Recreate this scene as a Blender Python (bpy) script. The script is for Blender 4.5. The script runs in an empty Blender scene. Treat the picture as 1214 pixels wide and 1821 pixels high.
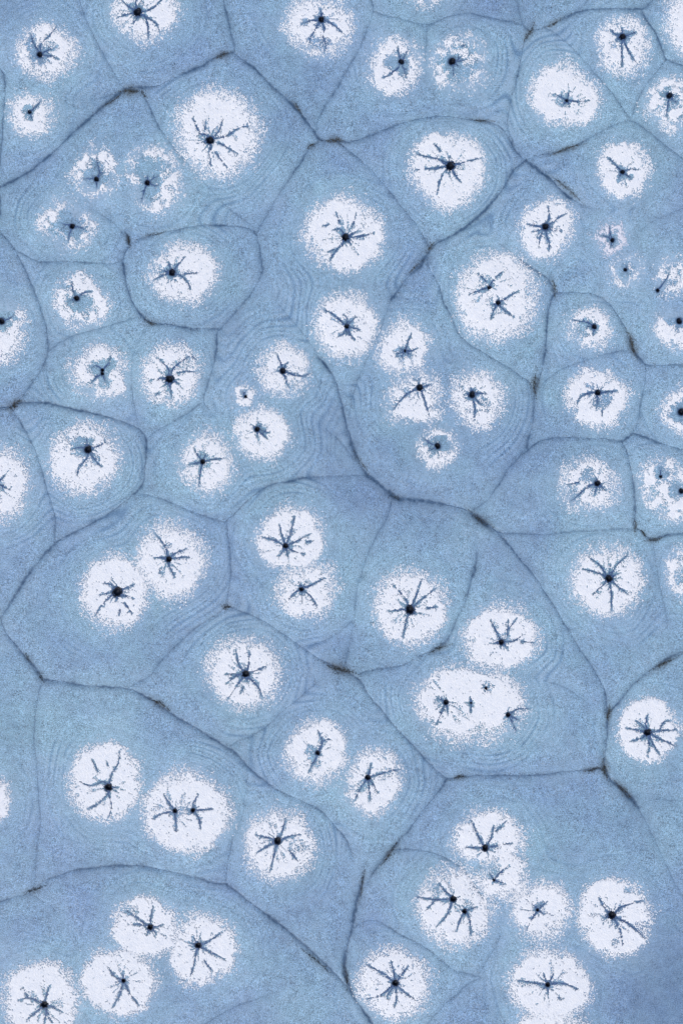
# A frozen lake seen straight down from a drone: ice plates, cracks, snow patches round melt holes.
import bpy, math, random
import numpy as np

# ------------------------------------------------------------------ camera, sky, sun, exposure
SC = bpy.context.scene
COL = SC.collection
PX = 0.02                                   # metres per photo pixel
CX, CY = 607.0, 910.5

cam_d = bpy.data.cameras.new('camera')
cam = bpy.data.objects.new('camera', cam_d)
COL.objects.link(cam)
cam.location = (0, 0, 45.0)
cam.rotation_euler = (0, 0, 0)
cam_d.sensor_fit = 'VERTICAL'
cam_d.sensor_height = 24.0
cam_d.lens = 24.0 * 45.0 / (1821 * PX)
cam_d.clip_start = 0.5
cam_d.clip_end = 2000
SC.camera = cam

SUN_EL, SUN_AZ = math.radians(52), math.radians(215)   # low veiled sun towards the lower left of the picture
world = bpy.data.worlds.new('World')
SC.world = world
world.use_nodes = True
wn = world.node_tree
wn.nodes.clear()
sky = wn.nodes.new('ShaderNodeTexSky')
sky.sky_type = 'NISHITA'
sky.sun_disc = False
sky.sun_elevation = SUN_EL
sky.sun_rotation = SUN_AZ
sky.air_density = 1.0
sky.dust_density = 3.0
bg = wn.nodes.new('ShaderNodeBackground')
bg.inputs['Strength'].default_value = 0.11
wo = wn.nodes.new('ShaderNodeOutputWorld')
wn.links.new(sky.outputs[0], bg.inputs[0])
wn.links.new(bg.outputs[0], wo.inputs[0])

sun_d = bpy.data.lights.new('sun', 'SUN')
sun_d.energy = 1.5
sun_d.angle = math.radians(16)
sun_d.color = (1.0, 0.96, 0.9)
sun = bpy.data.objects.new('sun', sun_d)
COL.objects.link(sun)
sun.rotation_euler = (math.radians(90) - SUN_EL, 0, math.pi - SUN_AZ)

SC.view_settings.view_transform = 'Standard'
SC.view_settings.look = 'None'
SC.view_settings.exposure = 0.2
SC.view_settings.gamma = 1.0
SC.view_settings.use_curve_mapping = False

# ------------------------------------------------------------------ survey of the place
TILES = {'A':(0,0,3.035),'B':(400,0,3.035),'C':(814,0,3.035),'D':(0,350,3.035),'E':(400,350,3.035),'F':(814,350,3.035),
 'G':(0,700,3.035),'H':(400,700,3.035),'I':(814,700,3.035),'J':(0,1070,3.035),'K':(400,1070,3.035),'L':(814,1070,3.035),
 'M':(0,1421,3.035),'N':(400,1421,3.035),'O':(814,1421,3.035),'P':(340,140,8.671),'U':(740,40,8.67),'R':(700,220,6.07)}

# snow patches: survey tile | centre | reach N,NE,E,SE,S,SW,W,NW | edge softness | density | melt holes | channels (h, g, k = from hole 1, 2, 3) | bare spots | label
PATCHES = """
A|245,275|155 140 175 150 155 150 165 140|48|.95|217,296,15|h 225,240 265,200 305,150;h 255,275 300,262;h 280,305 320,320;h 185,235 168,180;h 200,320|215,295,62,.85;275,262,40,.5;170,235,45,.6|ragged white snow ring in the upper left corner, one channel slanting up and right
A|785,50|120 150 180 170 180 170 185 140|48|.97|745,68,22|h 690,80 640,95;h 700,40 660,5;h 735,25 740,-10;h 810,55 850,25 880,-10;h 790,100 800,150 803,210;h 820,110 855,140 860,170;h 745,95 720,130|745,60,45,.75|snow patch cut by the top edge with a big black hole and many channels
A|168,618|110 110 115 115 110 115 105 115|42|.95|163,606,10|h 195,580 225,545;h 178,650|160,612,42,.9;160,645,24,.7|small round snow patch near the left edge with a short grey centre
A|520,935|140 115 115 130 125 115 120 110|52|.85|522,968,13|h 540,930 528,890 525,850;h 560,935;h 490,965 455,965;h 525,1020|520,960,86,1;595,970,45,.6;470,1010,40,.6;500,890,40,.4|thin broken white ring around a small hole, left one of a facing pair
A|830,960|170 150 140 180 180 140 130 170|52|.85|797,988,14|h 800,945;h 830,965 860,948;h 785,1020 775,1055 765,1090;h 840,1005 860,1000|800,930,95,1;775,1040,75,1;830,1020,45,.8;865,905,40,.5;745,850,45,.4|broken snow ring with its thickest snow on the right, right one of a facing pair
P|420,850|680 640 650 640 680 600 640 680|150|.98|290,955,60|h 420,910 520,900 600,860 680,800 800,745 880,745;h 400,850 450,780 485,640;h 230,860 150,860 90,750 30,620;h 310,1060 285,1130 290,1230 310,1350;380,1140 430,1210 500,1300 560,1380;420,990 530,1050 630,1110 720,1160;h 180,990 90,1005;220,780 225,680|190,900,80,.8;700,930,55,.5|large bright snow patch, upper left, with a fat hole and thick channel to the right
B|500,140|140 170 185 170 165 150 185 165|52|.95|520,108,16|h 470,112 415,128;h 515,50;h 495,150 465,200 455,235;h 535,160 530,200 545,250 535,280;h 560,120 600,150 630,175|490,225,45,.7;515,95,38,.75;545,220,32,.5;430,125,25,.7|wide snow patch at the top middle with its lower side streaked by dark channels
B|915,340|145 125 135 150 165 165 125 120|42|.93|950,335,14|h 935,290 932,255;h 970,300 990,270;h 930,370 880,410 850,420;h 965,380 975,410|940,345,62,.9;903,352,50,.75;965,385,45,.6|slanted oval snow patch near the top, dark curved channel running down left
U|640,620|430 470 440 470 430 430 430 400|150|.46|550,605,52|h 650,570 700,520;h 690,600 760,580;h 650,680;h 570,720 555,840;700,380 750,340|560,620,170,.95;650,860,260,.55;930,660,160,.4|faint crescent of thin snow around a black hole, just right of the slanted oval patch
C|580,520|175 150 190 180 155 170 190 190|50|1|585,545,9|h 550,525 520,510;h 598,495;h 650,548 705,545;h 560,575;h 600,575|575,538,46,.75|dense four-cornered snow patch at the upper right with only a tiny grey star inside
C|885,255|160 160 135 150 150 135 135 150|42|.9|885,200,17|h 880,150;h 840,180 820,160;h 930,185 960,175;h 905,250 930,300 965,345;h 880,260 883,330 880,360;h 850,220|885,205,42,.85;840,260,28,.4|round snow patch near the upper right corner with its hole close to the top
C|1150,550|130 130 150 140 150 130 145 125|50|.85|1138,518,16|h 1130,570 1120,630;h 1160,545 1180,560;h 1110,500|1145,540,62,.6|speckled snow patch at the right edge below the corner patch, hole at its centre
C|890,920|150 150 145 145 145 140 140 155|38|.98|885,930,12|h 850,895 805,850;h 925,915 970,918;h 930,965;h 865,965|885,935,42,.9;925,960,24,.9;865,965,20,.8|squarish snow patch on the right, blurred blue centre, one thin channel to upper left
C|1245,90|150 150 150 190 210 160 125 140|50|.95|1265,100,14|h 1240,160|1265,100,40,.5|snow patch half cut off by the top right corner of the picture
B|1090,-60|90 90 90 85 85 85 90 90|40|.8|1090,-60,10|h 1060,-40|1090,-60,20,.5|sliver of speckled snow cut off by the top edge right of the middle
D|360,150|130 95 160 150 130 120 150 130|42|.72|393,160,14|h 365,150 325,142;h 378,200 370,240;h 430,165 455,175|380,150,80,1;410,85,52,.9;335,165,32,.5;410,205,30,.5;300,240,70,.6|thin torn snow ring near the left edge, open towards the top right
D|435,560|145 120 145 155 145 145 140 145|42|.88|415,548,14|h 395,500 392,460;h 450,520 500,510;h 370,565|420,570,64,.95;465,625,45,.7;330,480,30,.5|angular white snow ring on the left with a hollow blue-grey centre
D|985,410|165 175 195 175 160 170 175 150|44|.96|930,410,18|h 915,370 910,350;h 960,370 1000,325;990,420 1050,412 1085,408;h 980,430 1015,465 1030,500;h 870,400;h 870,430 835,445|925,412,45,.75;850,400,38,.4|broad snow patch whose hole lies left and a hooked channel curls below it
D|540,940|145 140 140 165 140 150 150 130|44|.92|555,935,9;555,955,9|h 590,895 600,860;g 570,1000;g 520,980 495,1005;h 520,910 500,925|552,930,72,.9;592,898,45,.8;562,1005,40,.7;470,1040,55,.6|snow ring with two tiny touching holes and a smeared grey middle, left side
D|925,955|160 160 150 165 160 165 155 150|42|.97|917,985,22|h 910,930 880,895 855,870;h 935,930 980,890 1030,860 1060,880;960,950 1010,943 1055,945;h 950,1000 975,1015;h 920,1030 930,1090;h 870,980 815,988;h 890,1020;855,1060 840,1075|990,895,45,.5;915,1080,35,.5|round bright snow patch with a big black hole, right beside the two-hole ring
D|0,730|150 175 135 150 175 150 130 150|48|.9|12,673,16|h 50,660 80,640|15,640,90,1;-10,560,110,.9;60,590,30,.5|half snow ring cut by the left edge, white only below and right of its hole
E|640,200|195 195 225 205 200 195 220 200|48|.99|650,220,20|h 620,175 580,180;618,140 610,120 600,85;560,150 525,160;685,165 700,120 708,90;h 700,218 750,210 800,198;h 690,200 715,185;h 630,260 600,290 565,345;590,285 555,300;h 680,260|625,185,28,.8;655,240,22,.6|largest round snow patch in the upper middle, dense white with thin broken channels
E|655,700|175 170 165 165 170 170 165 180|48|.98|657,700,14|h 620,665 565,625 535,612;h 655,650 640,635;h 690,665 705,650;h 700,710 725,720;h 640,740 610,755;h 680,750 700,770;h 655,750|665,700,36,.7|dense snow patch directly below the largest upper middle one, small splayed star inside
E|315,925|140 135 130 145 150 140 140 130|46|.95|313,940,16|h 300,890 280,855;h 325,910 340,895;h 370,960 420,968 455,955;h 330,990 345,1030|310,930,32,.7;365,1010,30,.4|irregular snow patch left of centre with a grey wedge above its hole
E|105,1075|50 50 50 50 50 50 50 50|20|.9|112,1078,8|h 95,1050|105,1065,22,.8|tiniest snow ring of all, coin-sized beside two bigger patches
E|960,820|150 145 135 130 125 140 130 125|44|1|970,833,8|h 985,790 1005,735;h 930,850 920,865;h 950,870;h 1010,830 1035,820;h 945,820;h 1000,855|965,838,48,.7|pear-shaped dense snow patch right of centre with a small grey star and one stem up
E|1020,1085|150 150 135 165 120 160 150 110|50|.95|1050,1030,17|h 990,1060 940,1105 905,1150;h 1070,1080 1085,1130 1100,1180;h 1110,1015|985,1060,32,.5;880,1110,45,.5;1010,955,50,.6;1110,1130,25,.5|snow patch whose two long channels spread down like legs from a hole near its top
F|105,1080|140 135 140 150 170 150 140 150|50|.93|75,1068,17|h 65,1020;h 85,1110 92,1150 85,1200;h 110,1110 125,1120;h 40,1060;h 130,1060 160,1065|80,1065,38,.7;145,1120,40,.6|speckled snow patch right of centre with a long channel hanging straight down
H|1140,290|110 115 110 105 105 110 105 100|30|.93|1145,283,15|h 1100,265 1070,240;h 1100,310|1150,270,68,1;1205,285,38,.9;1105,310,34,.6;1075,225,38,.8;1060,380,40,1|small horseshoe of snow around a wide blue hollow, below the patch with two leg channels
R|575,500|400 400 410 410 440 390 400 430|75|1|607,458,48|h 520,400 330,350 250,335;h 470,480 385,485 230,500;520,560 490,640 465,770;h 660,560 730,640;h 680,440 830,400 935,370;500,300 440,220;595,375 610,345;h 520,420 525,365|590,520,45,.6|large crisp snow patch upper right of centre with long channels left and right
F|475,170|165 165 145 150 165 155 145 140|40|.96|470,163,18|h 490,110 485,55;h 510,140 545,110 583,92;h 425,160 375,150;h 430,185 405,190;h 500,180 555,188;h 440,220 435,270;h 475,210 490,250 488,290;h 500,160|470,170,34,.4|kite-shaped snow patch on the right with fine channels in every direction
F|205,540|235 235 215 235 240 225 210 225|62|.98|167,490,11;215,573,13|h 185,455 215,425 240,405;h 120,505 65,525;150,460 105,410;g 255,550 320,510;g 235,600 300,648;g 190,620 175,660;g 180,585|140,470,45,.5;215,600,42,.4;170,560,32,.4|very large snow patch with two small holes, one above the other
F|820,225|85 90 75 75 80 80 85 75|34|.66|830,235,11|h 818,200 815,160;h 800,215 770,210;h 820,270|830,232,38,.75;855,180,18,.7|small pinkish-white snow patch with a dark centre, alone on the right
F|905,400|95 100 90 85 85 90 85 85|55|.28|900,395,9|h 908,375|900,395,45,.8|barely visible dusting of snow around an elongated dark slit, right side
F|1145,440|110 120 140 110 85 75 85 90|60|.55|1075,505,9|h 1110,460 1135,420|1090,480,45,.8|faint cloud of snow specks at the right edge, slim channel ending in a dot
F|1190,715|100 130 130 130 110 110 130 120|40|.92|1190,672,15|h 1210,655|1190,635,95,1;1120,630,60,.6|ragged snow band below a black hole at the right edge
F|710,705|105 110 105 120 105 115 115 105|36|.9|733,702,13|h 700,680 650,672 610,665;h 728,745;h 690,700|650,725,60,.75;700,685,32,.7;735,705,26,.7|small half-melted snow patch on the right, its left half washed blue
F|748,1075|145 145 170 160 170 160 165 160|46|.98|752,1057,15|h 700,1060 660,1080 640,1115;h 790,1055 855,1048;h 750,1100 745,1130;775,1150 775,1175|760,1105,48,.75;800,1080,36,.7;715,1020,26,.5|bright round snow patch on the right, curved channel like a brow, grey below
F|1215,1155|130 130 130 130 130 120 125 120|42|.9|1202,1162,18|h 1180,1140|1205,1160,72,.95|snow ring cut by the right edge at mid height around a wide black hole
G|465,350|190 180 190 180 195 195 195 185|58|.94|477,302,20|h 440,290 385,300;h 470,350 430,400 418,440;h 500,340 530,375 550,390;h 540,280 575,260;h 470,240|450,280,68,.85;510,340,32,.6|speckled round snow patch on the left with a grey smudge beside its hole
G|1110,370|160 150 145 160 165 140 145 135|46|.95|1095,368,14|h 1115,320;h 1060,320 1050,300;h 1040,380 1015,380;h 1083,420 1075,500;h 1150,355 1210,350|1100,350,46,.7|snow patch with a pointed top left of centre, thin channel running straight right
G|-20,490|200 190 180 190 200 190 180 190|50|.97|-20,480,14|h 0,470 30,440;h 0,490 60,520|-10,480,45,.5|large dense half disc of snow cut by the left edge at mid height
G|920,900|195 185 190 190 205 180 185 190|60|.97|912,893,16|h 890,820 840,755;h 935,870 1005,835;h 965,885 1020,882;h 915,930 945,990;h 870,885 835,885;870,945 862,970|905,820,28,.6|upper right one of two touching snow discs, left of centre
G|620,1060|185 170 175 190 205 190 175 180|48|.99|635,1070,26|h 590,1100 545,1150 520,1195;h 680,1050 725,1028;h 600,1030 550,1020;h 670,1090 720,1105;h 630,1115;675,1130 715,1185;650,1165 645,1195;590,1075 545,1085|635,1070,36,.5|lower left one of two touching snow discs, with the fatter black hole
H|205,220|140 145 150 145 145 140 150 150|46|.97|175,193,14|h 150,170;h 195,165;h 240,210;h 230,245;h 175,235|198,198,46,.7|compact snow patch directly below the tiniest ring, grey fan right of its hole
H|345,790|185 190 190 180 150 170 180 165|52|.97|328,822,15|h 310,770 295,710;h 355,750 375,665;h 390,795 465,755;440,800 475,795;h 260,790 205,775;h 370,850 430,865;h 300,870;h 340,880|330,800,36,.6|upper one of two stacked snow patches in the middle, six branching channels
H|435,1060|125 170 160 155 140 150 155 130|46|.97|413,1055,12|h 400,1020;h 440,1015;h 470,1030 535,995;h 465,1095 500,1160;h 417,1130;h 375,1075 345,1110|420,1050,30,.6|lower and smaller one of two stacked snow patches in the middle
H|990,1150|185 195 195 200 205 190 185 195|48|.99|997,1165,24|h 970,1100 905,1030;h 1030,1090 1060,1000;h 1060,1110 1135,1050;1090,1158 1145,1150;h 940,1165 885,1175;h 975,1230 960,1320;h 1030,1190||big crisp snow patch at the centre with a bold round hole and Y-shaped channels
I|720,490|140 140 140 150 135 165 165 155|46|.9|750,485,16|h 740,450;h 700,500 640,555 605,580;650,480 585,490;h 790,520;h 735,550|700,445,52,.6;630,575,42,.7;750,490,42,.65;600,540,50,.5|frayed snow patch on the right streaked by two channels running left and down
I|1130,510|150 130 150 200 170 135 140 180|46|.88|1090,447,8;1202,525,13|h 1085,400|1085,430,50,1;1185,525,58,.9;1120,470,40,.3|snow patch at the right edge with one small and one larger hole in grey hollows
I|800,1000|170 190 195 190 190 190 195 180|55|.96|812,998,20|h 820,920;h 850,930 910,870;h 760,925 700,880;h 760,970 670,945;h 770,1040 725,1085;h 825,1080 825,1170;h 860,1040 910,1080;h 860,970|812,990,35,.4|starry snow patch on the right, straight channel pointing down, near chained silt dashes
I|1235,970|140 130 120 120 120 120 105 130|50|.6|1262,980,10|h 1240,940||faint speckled snow at the right edge, next to the starry patch
J|575,975|215 200 190 195 215 200 195 205|42|1|588,1000,20|h 605,930 640,870 650,800;h 560,970 490,990 430,968;h 580,1040 530,1090 480,1115;h 590,1040 605,1100 590,1160;530,915 500,850;585,880 580,865;h 640,1000||bright crisp oval snow patch at the lower left with a tall channel reaching up
J|1000,1130|220 215 250 230 230 220 230 220|52|.98|945,1128,12;1043,1125,12|h 910,1080 885,1040;h 870,1145 835,1168;h 950,1180 955,1250;g 1045,1090 1070,1040;g 1075,1170 1085,1230;g 1110,1120 1150,1115|995,1120,38,.4|wide snow patch with two holes side by side like eyes, lower left
J|-80,1060|140 140 140 140 140 140 140 140|36|.98|-90,1060,12|h -60,1020||sliver of dense snow cut by the left edge, below mid height
K|100,380|185 195 190 200 195 190 200 195|55|.97|112,390,20|h 130,330 132,260;h 75,340 60,260;h 170,370 220,350;h 60,400 10,440;h 75,440 15,525;100,460 85,495;h 180,460 200,510;h 50,390 0,390;h 120,430|110,395,38,.4|round snow patch below the crossing cracks left of centre, spoked like a wheel
K|490,820|180 185 165 160 160 160 170 170|46|.98|500,815,12|h 525,760 500,690;530,750 570,735;h 490,845 455,910|470,810,50,.75;500,870,32,.7|snow patch in the lower middle with a grey hollow left of its small hole
K|800,960|160 165 150 150 190 170 140 140|44|.95|770,948,15|h 790,870;h 830,930 900,910 945,905;h 735,1000 700,1070;h 800,985 825,1030;h 780,1030 783,1075|730,1010,32,.6;850,925,50,.35;670,1080,45,.7|boot-shaped snow patch in the lower middle, right of the grey-hollowed one
L|235,195|175 175 195 180 165 180 200 180|52|.99|232,218,15|h 200,150 170,95;265,180 270,100;270,150 315,90;h 300,210 345,180;340,215 410,220;h 265,245;h 190,225|240,200,28,.6|dense snow patch right above the long patch with four openings
L|60,530|190 215 310 270 215 265 300 235|58|.99|-66,543,14;150,466,8;70,545,6;270,610,13|h -91,600 -116,660;h -110,520;k 65,510;k 68,600;m 320,580 385,575;m 290,650 315,700;m 330,640;h -55,600|-95,530,38,.55;150,462,36,.5;300,635,66,.6;70,545,26,.7;250,730,75,.5;140,335,70,.6;-200,700,75,.7;400,520,70,.6;-215,380,60,.6;5,335,40,.45;110,705,60,.4;0,560,26,.3|longest snow patch of all, with four dark openings, lower right of centre
L|1025,695|170 165 160 165 175 165 155 165|24|1|1020,705,20|h 985,660 955,640;h 1010,650 1022,600;h 960,690 905,682;h 990,735 935,750;h 1080,695 1175,690;1085,690 1105,650 1140,640;h 1090,740 1175,780;h 1050,770 1085,825;h 1030,770 1022,835||sharp-edged bright snow patch near the right edge with a spider of channels
L|1265,680|75 70 60 60 70 60 65 70|30|.9|1275,680,6|h 1262,690||tiny bit of snow at the right edge beside the sharp-edged patch
M|790,690|170 160 165 165 165 170 190 180|48|1|812,690,16|h 815,640 828,580;h 745,640 680,600;h 760,675 705,675;h 850,685 880,675;h 795,730;h 845,725|700,600,48,.55|topmost of the four snow patches clustered at the lower left
M|1090,800|185 185 190 190 200 200 170 170|46|1|1070,788,17|h 1120,770 1200,715;h 1130,820 1214,860;h 1050,880 1030,950;h 1045,740;h 1030,775;1105,870 1145,920|1070,788,40,.4|rightmost of the four snow patches clustered at the lower left, channels fanning right
M|640,990|180 190 200 190 180 170 195 195|48|1|668,978,11|h 620,955 590,910;h 665,930;h 700,1040 750,1110;h 650,1050 610,1120;h 630,985|665,975,30,.7|snow patch with a blurry blue centre, clustered right beside the clean corner disc
M|225,1090|210 205 205 210 210 205 205 205|38|1|242,1108,20|h 255,1050 275,1000;h 200,1085 155,1070 105,1082;150,1065 130,1015;h 250,1160 240,1210;h 290,1120 340,1145;h 200,1145 150,1185;h 270,1180 285,1200||large clean snow disc in the lower left corner with a neat black hole
N|290,250|185 190 190 190 180 190 180 190|55|.96|283,225,20|h 310,170 328,100;h 240,210 165,190;h 350,200 410,188;h 225,255 170,290;h 265,300 243,390;350,280 405,345|400,250,48,.45|six-armed snow patch in the lower middle, inside an almost circular crack
N|905,985|180 185 190 195 200 190 190 185|46|.98|918,992,18|h 910,930 895,870;h 860,945 765,890;h 965,930 990,895;h 840,1055 765,1078;h 960,1035 1025,1080;h 925,1070 912,1125;h 875,1060||snow patch at the bottom middle, walled off by a dark crack on its left
O|-12,574|200 180 190 215 220 205 215 200|56|.97|-27,537,17;35,605,13|h -106,455;h -126,540 -226,525;-126,545 -176,600;h -66,630 -116,685;g 10,650 -10,710;g 60,640 70,730;g 100,580|-120,490,40,.6;50,580,30,.5|oval snow patch with two black holes, lower right, channels trailing down left
O|160,225|160 175 190 160 105 150 190 170|46|.98|145,262,18|h 110,200 70,115;h 180,200 190,140;205,170 260,115;h 230,245 290,235;h 90,262 30,255||snow patch above the two-hole oval, two channels rising like antennae
O|235,425|110 145 120 130 115 120 120 110|38|.95|193,435,8|h 225,395 270,360;h 250,455;h 170,400|190,385,52,.65;160,380,40,.4|small snow patch squeezed between the antennae patch and the two-hole oval
O|445,600|155 165 155 150 170 150 155 160|50|1|428,597,9|h 480,550;h 395,560;h 460,620;h 390,660 370,700|435,582,34,.7|rhomboid snow patch at the lower right with a faint grey centre, no bold hole
O|840,630|205 200 205 220 215 200 195 205|44|1|828,625,21|h 790,590 758,530;h 880,580 990,545;h 930,680 1005,750;h 870,700 885,790;h 780,640|1000,700,48,.5;850,770,32,.5;920,490,22,.6|large snow patch near the lower right corner with big round hole, forked right
O|490,990|180 190 215 225 210 215 215 200|55|1|482,1000,14|h 400,988 320,975;h 540,990 590,1000 650,1025;h 460,940;h 515,940;h 485,1050;540,1070 560,1080;h 455,1025|340,985,30,.5|large snow patch at the bottom right with one long channel running level across it
O|490,1290|140 170 220 200 200 200 220 170|55|.97|490,1330,14|h 500,1290||speckled top of a snow patch cut by the bottom edge, right side
"""

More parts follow.
